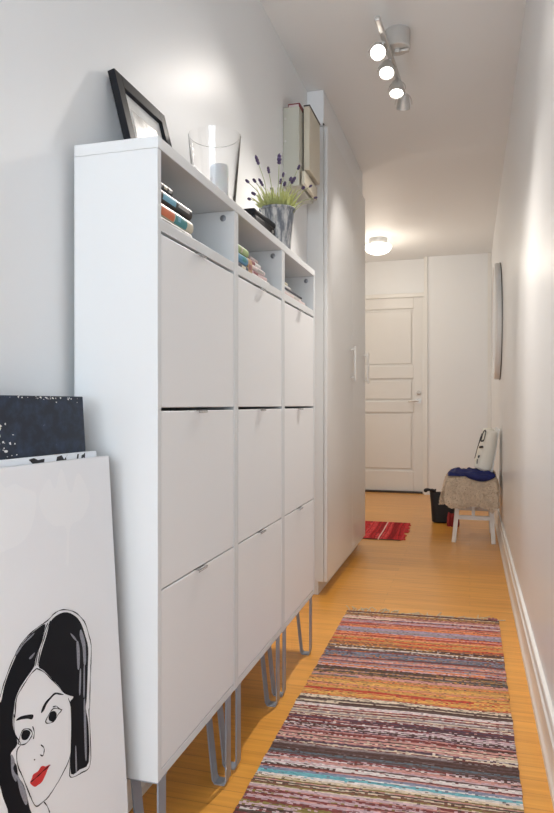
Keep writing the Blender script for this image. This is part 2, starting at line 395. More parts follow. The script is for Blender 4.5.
book(-.608, Y1 + .163, Y1 + .290, SH + .0244, .014, .12, K_lpink, PG, 'pale pink paperback above the dusty pink booklet', [(.4, .9, .2, .7, K_grey)], group=g2)
book(-.612, Y1 + .163, Y1 + .262, SH + .0386, .014, .11, K_maroon, PG, 'maroon and white paperback high in the pile of the middle compartment', [(.4, .95, .1, .9, K_white)], group=g2)
book(-.614, Y1 + .164, Y1 + .240, SH + .0528, .010, .10, K_lpink, PG, 'small pinkish notebook topmost on the middle pile', [], group=g2)
# far compartment
Y2 = 1.205 + 2 * UW + .022; g3 = 'magazines in the far cabinet compartment'
book(-.604, Y2, Y2 + .385, SH, .008, .14, K_white, PG, 'white magazine at the bottom of the far pile', [(.3, .8, .2, .8, K_pink)], group=g3)
book(-.606, Y2, Y2 + .340, SH + .0082, .009, .14, K_lpink, PG, 'pinkish magazine second from the bottom of the far pile', [(.5, .7, .2, .8, K_grey)], group=g3)
book(-.608, Y2, Y2 + .285, SH + .0174, .007, .14, K_white, PG, 'white magazine in the middle of the far pile', [], group=g3)
book(-.606, Y2, Y2 + .290, SH + .0246, .006, .13, K_navy, PG, 'thin dark magazine in the far pile', [], group=g3)
book(-.610, Y2, Y2 + .150, SH + .0308, .012, .13, K_grey, PG, 'grey paperback near the top of the far pile', [(.3, .9, .2, .8, K_white)], group=g3)
book(-.612, Y2, Y2 + .110, SH + .0430, .010, .12, K_cream, PG, 'cream booklet topmost on the far pile', [], group=g3)

# ------------------------------------------------------------------ things on top of the cabinets
# picture frame leaning on the wall
TOP = UT + .0002
fr = thing('picture_frame', 'black framed picture with white mat leaning on the wall above the near cabinet', 'picture frame', (-.735, 1.362, TOP + .002))
zx = Vector((-.058, 0, .228)); FH = zx.length; ez = zx.normalized(); ex = Vector((0, 1, 0)); en = ex.cross(ez)
fr.matrix_world = Matrix.Translation(fr.location) @ Matrix((ex, ez, en)).transposed().to_4x4()
FW = .262; b_ = .032
fm = MB().box(0, b_, 0, FH, -.002, .016).box(FW - b_, FW, 0, FH, -.002, .016).box(b_, FW - b_, 0, b_, -.002, .016).box(b_, FW - b_, FH - b_, FH, -.002, .016)
fm.build('frame_border', M['black'], fr, bevel=.001)
MB().box(b_ - .002, FW - b_ + .002, b_ - .002, FH - b_ + .002, .000, .006).build('mat_board', M['matboard'], fr)
MB().box(b_ + .032, FW - b_ - .032, b_ + .036, FH - b_ - .036, .006, .0072).build('print', M['sketch'], fr)

# glass hurricane vase with a white candle in it
vx, vy = -.686, 1.752
va = MB().lathe([(.0005, .0), (.054, .0), (.056, .004), (.0735, .216), (.0742, .218), (.0722, .219), (.0712, .216), (.0537, .012), (.0005, .010)], 56, cap=False).build('glass_vase', M['glass'])
va.location = (vx, vy, TOP)
tag(va, 'wide clear glass hurricane vase standing on the cabinet top over a white candle', 'vase')
cd = thing('candle', 'white pillar candle standing inside the clear glass vase', 'candle', (vx + .008, vy + .018, TOP + .0125))
MB().lathe([(.0255, 0), (.0265, .002), (.0265, .126), (.0245, .130), (.006, .128)], 40).build('wax', M['wax'], cd)
MB().tube([(0, 0, .127), (.001, 0, .134)], .0012, 6).build('wick', M['black'], cd)

# small black box behind the pot
bx = thing('black_case', 'small black lidded case on the cabinet top, half behind the lavender pot', 'case', (-.705, 2.04, TOP), R(-3))
MB().box(-.045, .045, 0, .20, 0, .085).build('body', M['bagcloth'], bx, bevel=.012, seg=3)
MB().box(-.047, .047, -.002, .202, .078, .100).build('flap', M['black'], bx, bevel=.009, seg=3)
MB().lathe([(.006, 0), (.006, .003)], 16, mtx=Matrix.Translation((.047, .16, .060)) @ Matrix.Rotation(R(90), 4, 'Y')).build('stud', M['nickel'], bx)

# lavender in a zinc pot
px_, py_ = -.662, 2.300
pt = thing('potted_lavender', 'lavender plant in a worn grey and white zinc pot on the cabinet top', 'potted plant', (px_, py_, TOP))
prof = [(.0005, 0), (.044, 0), (.046, .003), (.061, .156), (.065, .159), (.066, .164), (.063, .167), (.058, .163), (.0445, .012), (.0005, .010)]
MB().lathe(prof, 48, cap=False).build('pot', M['zinc'], pt)
MB().lathe([(.055, .142), (.056, .148), (.030, .153)], 32).build('soil', M['soil'], pt)
rl = random.Random(3)
lv = MB()
for i in range(420):                               # narrow leaves
    a = rl.uniform(0, 2 * math.pi); r0 = rl.uniform(0, .045); sp = rl.uniform(.0, .040) + r0 * .5
    L_ = rl.uniform(.030, .088); base = Vector((r0 * math.cos(a), r0 * math.sin(a), .142))
    tip = Vector(((r0 + sp) * math.cos(a + rl.uniform(-.5, .5)), (r0 + sp) * math.sin(a + rl.uniform(-.5, .5)), .145 + L_))
    mid = (base + tip) / 2 + Vector((rl.uniform(-.005, .005), rl.uniform(-.005, .005), .008))
    side = (tip - base).cross(Vector((rl.uniform(-1, 1), rl.uniform(-1, 1), rl.uniform(-1, 1)))).normalized() * rl.uniform(.0014, .0026)
    q = [base - side * .5, base + side * .5, mid + side, tip, mid - side]
    nrm = side.cross(tip - base).normalized() * .0006
    a1 = [lv.bm.verts.new(p + nrm) for p in q]; a2 = [lv.bm.verts.new(p - nrm) for p in q]
    lv.bm.faces.new(a1); lv.bm.faces.new(list(reversed(a2)))
    for k in range(5): lv.bm.faces.new((a1[k], a2[k], a2[(k + 1) % 5], a1[(k + 1) % 5]))
lf = lv.build('foliage', M['leaf'], pt, smooth=False); lf['kind'] = 'stuff'
# flowering stems: (shift seen from the corridor, height, side shift, head length, thickness)
fl = [(-0.066, 0.324, -0.022, 0.036, 0.005), (-0.079, 0.27, 0.021, 0.018, 0.0045), (-0.104, 0.267, 0.016, 0.018, 0.0045), (-0.029, 0.295, -0.015, 0.025, 0.0045), (0.007, 0.331, -0.0, 0.039, 0.0068), (0.021, 0.285, -0.003, 0.018, 0.004), (0.075, 0.313, 0.009, 0.021, 0.0042), (0.047, 0.274, 0.017, 0.018, 0.005), (0.052, 0.256, -0.024, 0.029, 0.0052), (0.09, 0.235, -0.028, 0.014, 0.0042), (0.118, 0.252, 0.02, 0.014, 0.0036), (0.134, 0.206, -0.004, 0.014, 0.0036), (-0.098, 0.206, 0.016, 0.014, 0.0048), (-0.079, 0.213, -0.03, 0.018, 0.005), (-0.052, 0.252, -0.003, 0.032, 0.0045), (0.013, 0.263, 0.013, 0.021, 0.0055), (0.025, 0.249, -0.016, 0.018, 0.0048), (0.039, 0.227, 0.027, 0.018, 0.004), (-0.018, 0.238, 0.024, 0.018, 0.0045)]
for sy_, hz, sx_, hl, hr in fl:
    base = Vector((sy_ * .45, sx_ * .7, .148)); top = Vector((sy_ * .961 - sx_ * .27, sy_ * .276 + sx_ * .96, hz * (1 + sx_ * .4))); mid = (base + top) / 2 + Vector((-sy_ * .12, 0, .012))
    c = catmull([base, mid, top], 5)
    s_ = MB().tube(c, .0014, 6).build('stem', M['stem'], pt)
    dvec = (c[-1] - c[-2]).normalized(); fb = MB()
    pts = [top - dvec * .004 + dvec * hl * q for q in (0, .12, .3, .45, .6, .75, .9, 1.0)]; hr *= 1.3
    rad = [hr * .35, hr * .9, hr * .7, hr * 1.05, hr * .75, hr * .9, hr * .55, hr * .15]
    fb.tube(pts, rad, 8, 0); fb.build('flower_head', M['bloom'], s_)

# ------------------------------------------------------------------ fuse box on the left wall
eb = thing('fuse_box', 'cream metal fuse box mounted high on the wall between cabinets and wardrobe', 'fuse box', (XL, 2.87, 1.94))
MB().box(.0005, .074, 0, .285, 0, .350).build('housing', M['cream_metal'], eb, bevel=.003)
cv = MB().box(.080, .108, .060, .275, .085, .372).build('cover', M['cream_cover'], eb, bevel=.004)
MB().box(.072, .082, .075, .265, .060, .36).build('shadow_gap', M['dark_metal'], eb)  # dark block standing for the shadow line between housing and cover
MB().box(.081, .110, .057, .063, .372, .376).box(.106, .110, .057, .278, .372, .376).build('seam_strip', M['dark_metal'], cv)
MB().box(.080, .096, .02, .270, .010, .070).build('terminal_cover', M['cream_cover'], eb, bevel=.003)
for zz in (.30, .20, .06):
    MB().lathe([(.005, 0), (.005, .002)], 12, mtx=Matrix.Translation((.012, 0, zz)) @ Matrix.Rotation(R(90), 4, 'X')).build('screw', M['nickel'], eb)
rb = thing('small_case', 'small dark red case lying on top of the cream fuse box', 'case', (XL + .018, 2.89, 1.94 + .3504))
MB().box(0, .056, 0, .11, 0, .024).build('body', M['dark_red'], rb, bevel=.004)
MB().box(.004, .050, -.001, .012, .006, .017).build('label_strip', K_lpink, rb, bevel=.001)
MB().box(XL + .090, -.716, 3.322, 3.334, 2.388, 2.394).build('trim_5', M['dark_metal'])
struct(bpy.data.objects['trim_5'])

# ------------------------------------------------------------------ canvases leaning at the left
ART_SHAPES = {
    'hair_right': ((.1854, .6063), (.1662, .6132), (.1434, .6107), (.1207, .5964), (.1074, .5791), (.0992, .5573), (.0927, .5326), (.0966, .4987), (.1004, .4714), (.104, .4473), (.1079, .4304), (.1034, .3999), (.1077, .3371), (.1324, .3361), (.1548, .3396), (.1528, .3763), (.1486, .411), (.1467, .4469), (.1471, .459), (.1393, .4619), (.1408, .4668), (.1543, .4736), (.1669, .4878), (.1873, .512), (.2071, .5343), (.218, .5451), (.2089, .5666), (.1968, .5861)),
    'hair_left': ((.1975, .6065), (.2187, .6043), (.2394, .5978), (.2559, .588), (.2704, .5714), (.2827, .556), (.2931, .5388), (.3008, .5203), (.3117, .5279), (.319, .4965), (.3231, .4589), (.3184, .4249), (.3096, .3991), (.3055, .3809), (.2979, .3591), (.2922, .3359), (.2444, .3081), (.2525, .3334), (.2569, .3543), (.263, .377), (.2731, .3961), (.2757, .4139), (.2851, .4295), (.2852, .4378), (.2716, .4455), (.2776, .467), (.2791, .4841), (.274, .5039), (.271, .5134), (.261, .526), (.2446, .537), (.2282, .5474), (.2242, .5575), (.2171, .5695), (.2066, .5864)),
    'lips': ((.2495, .3749), (.2449, .3786), (.2421, .3829), (.2308, .3827), (.2244, .3863), (.2183, .3847), (.2135, .3814), (.2039, .3798), (.2098, .3749), (.2153, .369), (.2241, .3621), (.2332, .3618), (.2404, .3628), (.2478, .3706)),
    'brow_right': ((.2178, .4693), (.2149, .4756), (.2068, .4824), (.1958, .4858), (.1838, .4886), (.1718, .4831), (.1623, .4768), (.172, .4802), (.1828, .4852), (.1939, .4826), (.2037, .4781), (.211, .471)),
    'brow_left': ((.2718, .4804), (.2671, .4827), (.2575, .4818), (.2363, .4748), (.2384, .4683), (.2484, .4733), (.2598, .4773)),
    'pupil_right': ((.1933, .4615), (.1861, .459), (.1822, .4525), (.1853, .4461), (.1925, .4446), (.1999, .4496), (.2011, .456), (.1978, .4599)),
    'pupil_left': ((.2572, .4588), (.2496, .4564), (.2437, .45), (.2473, .4441), (.2537, .4426), (.2612, .4467), (.263, .4534), (.2605, .4569)),
    'tulip_left': ((.2889, .8516), (.2705, .8403), (.2504, .8441), (.2305, .8353), (.2046, .8243), (.2054, .7993), (.2167, .7705), (.2365, .7515), (.2672, .7447), (.2955, .7524)),
    'tulip_right': ((.1972, .8136), (.1816, .8351), (.1695, .8436), (.1562, .826), (.1375, .8585), (.1176, .8129), (.0958, .846), (.0776, .8269), (.0654, .7953), (.0894, .7647), (.1224, .7537), (.1321, .6941), (.1382, .6954), (.1348, .7538), (.164, .7631), (.1881, .7849)),
}
ART_LINES = {
    'outline': ((.3164, .5083), (.3008, .5311), (.2925, .5467), (.2823, .5619), (.2688, .5791), (.2556, .5913), (.2393, .6001), (.2185, .6063), (.1928, .611), (.1793, .6165), (.1657, .6191), (.1499, .6169), (.1271, .6072), (.1111, .5945), (.0975, .5776), (.0894, .5541), (.0846, .5315), (.0892, .496), (.0931, .4685), (.0977, .432), (.1006, .4209), (.1004, .3827), (.1052, .3311), (.1306, .329), (.157, .3356), (.1574, .3543), (.1531, .3734)),
    'part': ((.1856, .6088), (.1928, .5997), (.2044, .5827), (.214, .5655), (.2204, .5474)),
    'part2': ((.1923, .6069), (.2004, .5961), (.21, .5802), (.2195, .5645), (.2257, .5479)),
    'fore_left': ((.2231, .5432), (.2377, .5381), (.2564, .5255), (.2696, .5128), (.2744, .4874), (.2764, .4912), (.2767, .4638), (.2661, .4423), (.2742, .4352), (.2739, .413), (.2641, .3887), (.2527, .3576), (.2406, .3327), (.2244, .3308), (.2096, .3327), (.1778, .3496), (.154, .3732), (.1486, .411), (.1462, .4467), (.1525, .4673)),
    'fore_right': ((.2231, .5432), (.2073, .5315), (.1875, .51), (.1691, .4887), (.1578, .4762), (.139, .4655)),
    'neck': ((.2224, .3297), (.2157, .3188), (.2108, .3059)),
    'eye_right': ((.2099, .4514), (.2035, .458), (.19, .4648), (.1713, .455), (.1797, .4505), (.1903, .4442), (.2043, .4469), (.2099, .4514)),
    'lid_right': ((.1907, .468), (.1821, .4656), (.1759, .4588), (.1687, .4542)),
    'eye_left': ((.2705, .4455), (.2661, .4539), (.259, .4607), (.2475, .4572), (.2399, .4474), (.2447, .4412), (.2548, .4375), (.267, .4411), (.2705, .4455)),
    'lid_left': ((.2384, .457), (.2355, .4463), (.2382, .437)),
    'nose': ((.2223, .4204), (.2162, .4128), (.2163, .4062), (.2195, .4015), (.2258, .4065)),
    'mole': ((.2397, .4051), (.2366, .4036)),
    'mouth': ((.2483, .3743), (.2395, .3753), (.2293, .3762), (.2188, .378), (.2039, .3792)),
}
ART_STREAKS = (
    ((.1233, .5526), (.1185, .5516), (.1161, .5343), (.1193, .5071), (.1241, .5073), (.1241, .5308)),
    ((.1092, .5701), (.1003, .5448), (.1012, .51), (.1073, .509), (.1079, .5378), (.1138, .562)),
    ((.1188, .5006), (.1155, .4994), (.12, .4633), (.1237, .4649)),
    ((.1078, .5028), (.1049, .5018), (.1092, .4558), (.1126, .4572)),
    ((.1379, .573), (.1273, .5633), (.1222, .5541), (.1312, .5621)),
    ((.1126, .445), (.1088, .4434), (.1095, .3995), (.1129, .3475), (.1167, .3494), (.1152, .4021)),
    ((.141, .3768), (.1387, .3757), (.1398, .3393), (.1431, .3403)),
    ((.2854, .4352), (.279, .421), (.2833, .4123), (.2768, .398), (.2792, .3911), (.2865, .4085)),
    ((.2766, .4007), (.2665, .3817), (.2569, .3543), (.2614, .3457), (.2706, .3673), (.2746, .3859)),
    ((.2673, .5786), (.2559, .588), (.2396, .5959), (.2231, .6005), (.2307, .5958), (.2479, .5901), (.2622, .5801)),
    ((.2378, .5652), (.2253, .5694), (.2276, .5659), (.2348, .5624)),
)
rr = R(6)
E1 = Vector((math.sin(rr), math.cos(rr), 0)); E2 = Vector((-.0659481, 0, .9978231)); E2 = (E2 - E1 * E2.dot(E1)).normalized(); E3 = E1.cross(E2)
def canvas(off, y_shift, W, H, th, name, label, m, drop=0.0):
    o = tag(MB().box(-W, 0, 0, H, -th, 0).build(name, m, bevel=.0015), label, 'painting', 'painted canvases leaning in a stack')
    p = Vector((-.6145, 1.15, 0)) + E1 * y_shift + E3 * off
    p.z = .0015 + abs(E3.z) * th
    o.matrix_world = Matrix.Translation(p) @ Matrix((E1, E2, E3)).transposed().to_4x4()
    return o
cv1 = canvas(0, .0, .52, .8718, .014, 'canvas_painting', 'white canvas with a painted black-haired, red-lipped woman, front of the leaning canvases', M['canvas'])
def paint(name, outlines, m, h0, h1, smooth_n=5, label=None):
    b = MB()
    for ol in outlines:
        c = catmull([(-s, t) for s, t in ol], smooth_n, True) if smooth_n else [Vector((-s, t, 0)) for s, t in ol]
        b.prism([(p.x, p.y) for p in c], 'z', h0, h1)
    return b.build(name, m, cv1, smooth=False, label=label)
paint('painted_tulip', [ART_SHAPES['tulip_left']], M['tulip'], 0, .00015, label='faint pale tulip shape, left')
paint('painted_tulip', [ART_SHAPES['tulip_right']], M['tulip'], 0, .00015, label='faint pale tulip shape, right')
paint('painted_hair', [ART_SHAPES['hair_right']], M['ink'], 0, .0003, 3, label='black right side of the bob')
paint('painted_hair', [ART_SHAPES['hair_left']], M['ink'], 0, .0003, 3, label='black left side of the bob')
paint('painted_lips', [ART_SHAPES['lips']], M['red'], 0, .0004, 4, label='red lips')
for k in ('brow_right', 'brow_left'): paint('painted_eyebrow', [ART_SHAPES[k]], M['ink'], 0, .0004, 4)
for k in ('pupil_right', 'pupil_left'):
    e_ = paint('painted_eye', [ART_SHAPES[k]], M['ink'], 0, .0004, 4)
for sk_ in ART_STREAKS: paint('paint_streak', [sk_], M['streak'], 0, .0006, 4)
def lines(names, w_):
    b = MB()
    for nme in names:
        pts = catmull([(-s, t) for s, t in ART_LINES[nme]], 6); n = len(pts); Lf, Rt = [], []
        for i, p in enumerate(pts):
            dd = (pts[min(i + 1, n - 1)] - pts[max(i - 1, 0)]); dd = dd.normalized() if dd.length > 1e-9 else Vector((1, 0, 0))
            nn = Vector((-dd.y, dd.x, 0)) * w_ * (.75 + .35 * math.sin(i * .7))
            Lf.append(p + nn); Rt.append(p - nn)
        for i in range(n - 1):
            q = [Lf[i], Lf[i + 1], Rt[i + 1], Rt[i]]
            vs = [b.bm.verts.new((v.x, v.y, .0008)) for v in q]; b.bm.faces.new(vs)
    return b
for k in ART_LINES:
    lo = lines([k], .00085).build('painted_line', M['ink'], cv1, smooth=False)
    lo.modifiers.new('thick', 'SOLIDIFY').thickness = -.0003

cv2 = canvas(-.0165, -.016, .46, .882, .012, 'canvas_painting', 'white canvas with small black marks along its top, just behind the portrait canvas', M['canvas'])
for x0, x1, z0, kind in ((-.182, -.144, .880, 0), (-.118, -.087, .880, 1), (-.062, -.036, .880, 2)):
    mk = MB()
    if kind == 0:
        mk.prism([(x0, .878), (x0 + .012, .868), (x0 + .02, .862), (x1 - .004, .862), (x1, .877), (x0 + .022, .876), (x0 + .012, .880)], 'z', 0, .0004)
    elif kind == 1:
        mk.prism([(x0, .862), (x0 + .006, .878), (x0 + .018, .880), (x0 + .024, .872), (x0 + .034, .880), (x1 - .002, .876), (x1, .862), (x1 - .012, .862), (x1 - .016, .870), (x1 - .022, .862), (x0 + .012, .862)], 'z', 0, .0004)
    else:
        mk.prism([(x0, .862), (x0 + .005, .879), (x0 + .009, .879), (x0 + .005, .862)], 'z', 0, .0004)
        mk.prism([(x0 + .014, .862), (x0 + .017, .876), (x0 + .024, .878), (x0 + .026, .873), (x0 + .020, .871), (x0 + .018, .862)], 'z', 0, .0004)
        mk.prism([(x1 - .004, .862), (x1 - .001, .880), (x1 + .001, .880), (x1 - .001, .862)], 'z', 0, .0004)
    mk.build('black_mark', M['marks'], cv2, smooth=False)
cv3 = canvas(-.0305, -.030, .50, .985, .028, 'canvas_painting', 'navy-black canvas with white flecks, rearmost and tallest of the leaning canvases', M['darkcanvas'])
fk = MB(); rf = random.Random(5)
def fleck(x, y, s):
    n = rf.randint(5, 7); a0 = rf.uniform(0, 6)
    fk.prism([(x + s * rf.uniform(.4, 1.2) * math.cos(a0 + 6.283 * k / n), y + s * rf.uniform(.3, 1.) * math.sin(a0 + 6.283 * k / n)) for k in range(n)], 'z', 0, .0004)
for i in range(26): fleck(-.225 + rf.gauss(0, .018), .925 + rf.uniform(-.055, .03), rf.uniform(.001, .0045))
for i in range(46): fleck(rf.uniform(-.30, -.01), .9815 + rf.gauss(0, .0012) - (rf.random() ** 6) * .008, rf.uniform(.0008, .0022))
for i in range(12): fleck(-.19 + rf.gauss(0, .02), .90 + rf.uniform(-.03, .02), rf.uniform(.0006, .002))
fk.build('white_flecks', M['matboard'], cv3, smooth=False)['kind'] = 'stuff'

# ------------------------------------------------------------------ rag rug
def rag_rug(name, label, x0, x1, y0, y1, zones, along='y', row=.0056, seed=1, wob=.004, cols=84, blend=True):
    """woven rows as ridges; each row has its own rag colour that changes piece by piece"""
    rg = random.Random(seed); bm = bmesh.new()
    L_ = y1 - y0; n = int(L_ / row); verts = []; colr = []
    def pal(y):
        for a, p in zones:
            if y >= a: return p
        return zones[-1][1]
    c0 = None; prev = None; rowcols = []
    i = 0
    while i < n:
        y = y0 + i * row; p = pal(y); c = rg.choice(p)
        run = rg.choice((1, 1, 1, 1, 2, 2)); alt = rg.choice(p); cut = rg.random() if rg.random() < .45 else 2
        for k in range(run):
            rowcols.append((c, alt, cut, rg.choice(p), rg.random()))
        i += run
    rowcols = rowcols[:n]
    sub = 3
    for i in range(n * sub + 1):
        r_ = min(i // sub, n - 1); ph = (i % sub) / sub
        line = []
        edge = .002 * noise.noise(Vector((i * .15, seed, 0)))
        for j in range(cols + 1):
            u = j / cols; x = x0 + (x1 - x0) * u + (edge + wob * noise.noise(Vector((i * .03, seed * 3, 5)))) * (1 if j == cols else (-1 if j == 0 else 0))
            y = y0 + i * row / sub + .010 * noise.noise(Vector((x * 3.1, i * .012, seed))) + .0016 * noise.noise(Vector((x * 30, i * .2, seed)))
            z = .0055 + .0022 * math.sin(math.pi * ph) + .0013 * noise.noise(Vector((x * 90, i * .8, seed)))
            line.append(bm.verts.new((x, y, z)))
        verts.append(line)
    lay = bm.loops.layers.float_color.new('weft')
    for i in range(len(verts) - 1):
        r_ = i // sub; c, alt, cut, spk, ra = rowcols[min(r_, n - 1)]
        for j in range(cols):
            f = bm.faces.new((verts[i][j], verts[i][j + 1], verts[i + 1][j + 1], verts[i + 1][j]))
            u = j / cols; base = c if u < cut else alt
            hsh = rg.random()
            if hsh < .10 + .22 * (ra > .6): base = spk
            if hsh > .96: base = (.05, .04, .045)
            if blend: base = tuple(q * .74 + g * .26 for q, g in zip(base, (.40, .21, .16)))
            k = rg.uniform(.78, 1.18)
            for l in f.loops: l[lay] = (*[min(1, q * k) for q in base], 1)
    # rim so the rug has thickness
    def rim(a, b):
        A = [bm.verts.new((v.co.x, v.co.y, .0006)) for v in a]
        for k in range(len(a) - 1):
            f = bm.faces.new((a[k], a[k + 1], A[k + 1], A[k]))
            for l in f.loops: l[lay] = (.12, .08, .07, 1)
    rim(verts[0], 0); rim(verts[-1], 0); rim([r[0] for r in verts], 0); rim([r[-1] for r in verts], 0)
    bmesh.ops.recalc_face_normals(bm, faces=bm.faces)
    me = bpy.data.meshes.new(name); bm.to_mesh(me); bm.free(); me.materials.append(attr_mat('rag_' + name, .9, .5))
    o = bpy.data.objects.new(name, me); C.objects.link(o); tag(o, label, 'rug')
    return o
def c8(r, g, b): return tuple(((v / 255) ** 2.2) for v in (r, g, b))
BK = c8(38, 34, 40); CH = c8(75, 70, 74); CR = c8(236, 222, 196); WH = c8(240, 236, 232); PK = c8(214, 158, 150); MR = c8(120, 44, 52); RD = c8(200, 60, 46)
OR = c8(232, 136, 62); YL = c8(232, 180, 92); GD = c8(196, 150, 84); TL = c8(70, 110, 124); BL = c8(128, 148, 176); LV = c8(176, 160, 184); NV = c8(46, 44, 78)
CY = c8(96, 192, 204); OL = c8(136, 130, 62); GR = c8(60, 74, 66); GY = c8(150, 144, 146); SA = c8(228, 150, 122); BR = c8(120, 84, 66); LP = c8(216, 190, 198)
ZN = [(3.06, [BK, CH, MR, CR, BR, CH, GD]), (2.96, [MR, PK, CR, MR, BK, LV]), (2.90, [RD, SA, MR, OR, CH]), (2.84, [BL, LV, BL, GY, MR]), (2.78, [RD, OR, SA, MR, PK]),
      (2.69, [YL, OR, GD, RD, BR]), (2.62, [BK, CH, GR, WH, GD]), (2.54, [BL, TL, CH, OR, MR, NV]), (2.45, [SA, RD, LP, MR, GY, BL, OR]), (2.36, [GR, GD, BK, PK, TL]), (2.26, [GD, OR, YL, GD, SA, BR]),
      (2.19, [OR, YL, RD, GD]), (2.13, [BK, CH, GR, CR]), (2.04, [WH, CR, PK, MR, GY, LP]), (1.95, [WH, MR, NV, BK, PK, LP]), (1.86, [NV, BK, WH, PK, MR, CR]), (1.79, [CH, BK, CH, GY, TL]),
      (1.72, [PK, LP, WH, BK, MR]), (1.685, [CY, WH, BL]), (1.63, [OL, GR, CR, PK, BK, BR]), (1.54, [PK, LP, MR, LP, OL]), (1.47, [BK, GR, WH, MR, LP]), (1.40, [TL, BL, GR, WH, BK]), (1.33, [RD, OR, BK, WH]), (0, [GR, WH, TL, MR, BK, PK, GD])]
rug = rag_rug('rag_rug', 'long woven rag rug striped in many colours along the corridor floor', -.545, .124, 1.05, 3.135, ZN, seed=11)
rug.data.update()
# slight skew of the rug as it lies
for v in rug.data.vertices:
    v.co.x += (-.010 if v.co.x < -.3 else .0) * ((v.co.y - 2.3) / 1.0); v.co.y += .055 * (v.co.x + .2)
fg = MB(); rq = random.Random(2)
for i in range(46):
    x = -.548 + .670 * (i + rq.uniform(-.3, .3)) / 45; yb = 3.133 + .055 * (x + .2)
    L_ = rq.uniform(.015, .04) if x > -.40 and rq.random() < .75 else rq.uniform(.05, .085)
    fg.tube([(x, yb - .004, .006), (x + rq.uniform(-.01, .01), yb + L_ * .5, .004), (x + rq.uniform(-.035, .035), yb + L_, .0025)], .0021, 5)
f_ = fg.build('fringe', K_cream, rug); f_['kind'] = 'stuff'
kn = MB()
for (x, y) in ((.112, 3.150), (.10, 3.158), (.085, 3.152)):
    kn.lathe([(.001, 0), (.007, .003), (.008, .008), (.004, .012)], 10, center=(x, y, .002))
kn.build('knot', K_maroon, rug)

# red rug: rows run along y, so build it turned by a quarter
DR = c8(150, 28, 34); RR = c8(204, 50, 54); LR = c8(226, 84, 84); WW = c8(236, 200, 190); BRR = c8(110, 22, 30)
red = rag_rug('red_rug', 'small red striped rug with ragged end lying in front of the far door', 0, .72, 0, .90, [(0.10, [RR, DR, RR, LR, LR, DR, RR, RR]), (0, [RR, DR])], seed=4, row=.010, cols=40, blend=False)
wl = red.data.attributes['weft']
for poly in red.data.polygons:                       # one whitish band
    cy = sum(red.data.vertices[v].co.y for v in poly.vertices) / len(poly.vertices)
    if .150 < cy < .160:
        for li in poly.loop_indices: wl.data[li].color = (*WW, 1)
red.rotation_euler = (0, 0, R(91)); red.location = (-.480, 4.84, 0)
fr2 = MB()
for i in range(26):
    x = .72 * (i + .5) / 26; L_ = rq.uniform(.006, .045)
    fr2.box(x - .012, x + .012, -L_, .004, .002, .006)
f2 = fr2.build('fringe', mat('red_fringe', RR, .9), red); f2['kind'] = 'stuff'

# ------------------------------------------------------------------ chair against the right wall, facing left
ch = thing('chair', 'white painted wooden chair with splayed legs against the right wall', 'chair', (0, 5.12, 0))
HY = .215
def bar(p0, p1, w_, t_, wz=None):
    """square bar between two points in a plane of constant y; w_ along y, t_ across"""
    p0, p1 = Vector(p0), Vector(p1); d_ = (p1 - p0).normalized(); y_ = Vector((0, 1, 0)); n_ = d_.cross(y_).normalized(); b = MB()
    if abs(d_.y) > .9: y_ = Vector((0, 0, 1)); n_ = Vector((1, 0, 0))
    vs = [b.bm.verts.new(p + n_ * s1 * t_ / 2 + y_ * s2 * w_ / 2) for p in (p0, p1) for s1, s2 in ((-1, -1), (1, -1), (1, 1), (-1, 1))]
    for f in ((0, 1, 2, 3), (7, 6, 5, 4), (0, 4, 5, 1), (1, 5, 6, 2), (2, 6, 7, 3), (3, 7, 4, 0)): b.bm.faces.new([vs[k] for k in f])
    return b
MB().box(-.125, .155, -.235, .235, .415, .440).build('seat', M['chair'], ch, bevel=.006, seg=3)
for s in (-1, 1):
    bar((-.110, s * HY, .0), (-.070, s * HY, .416), .030, .030).build('leg', M['chair'], ch, bevel=.003)
    bar((.158, s * HY, .0), (.135, s * HY, .416), .030, .030).build('leg', M['chair'], ch, bevel=.003)
    bar((-.080, s * HY, .178), (.142, s * HY, .178), .018, .030).build('stretcher', M['chair'], ch, bevel=.002)
    bar((.135, s * (HY - .06), .436), (.190, s * (HY - .06), .80), .026, .020).build('back_post', M['dark_metal' if False else 'chair'], ch, bevel=.003)
bar((.025, -HY + .02, .185), (.025, HY - .02, .185), .018, .018).build('cross_rail', M['chair'], ch, bevel=.002)
MB().box(-.07, .13, -.205, -.190, .365, .415).box(-.07, .13, .190, .205, .365, .415).build('apron', M['chair'], ch, bevel=.002)
MB().box(.012, .034, -HY - .006, -HY + .012, .190, .366).build('center_post', M['chair'], ch, bevel=.002)
MB().box(-.075, .05, .05, .075, .275, .315).build('rail', M['chair'], ch, bevel=.003)
for z in (.60, .70, .77):
    xx = .135 + .053 * (z - .436) / .404
    MB().box(xx - .006, xx + .006, -.16, .16, z - .025, z + .025).build('back_slat', M['chair'], ch, bevel=.003)

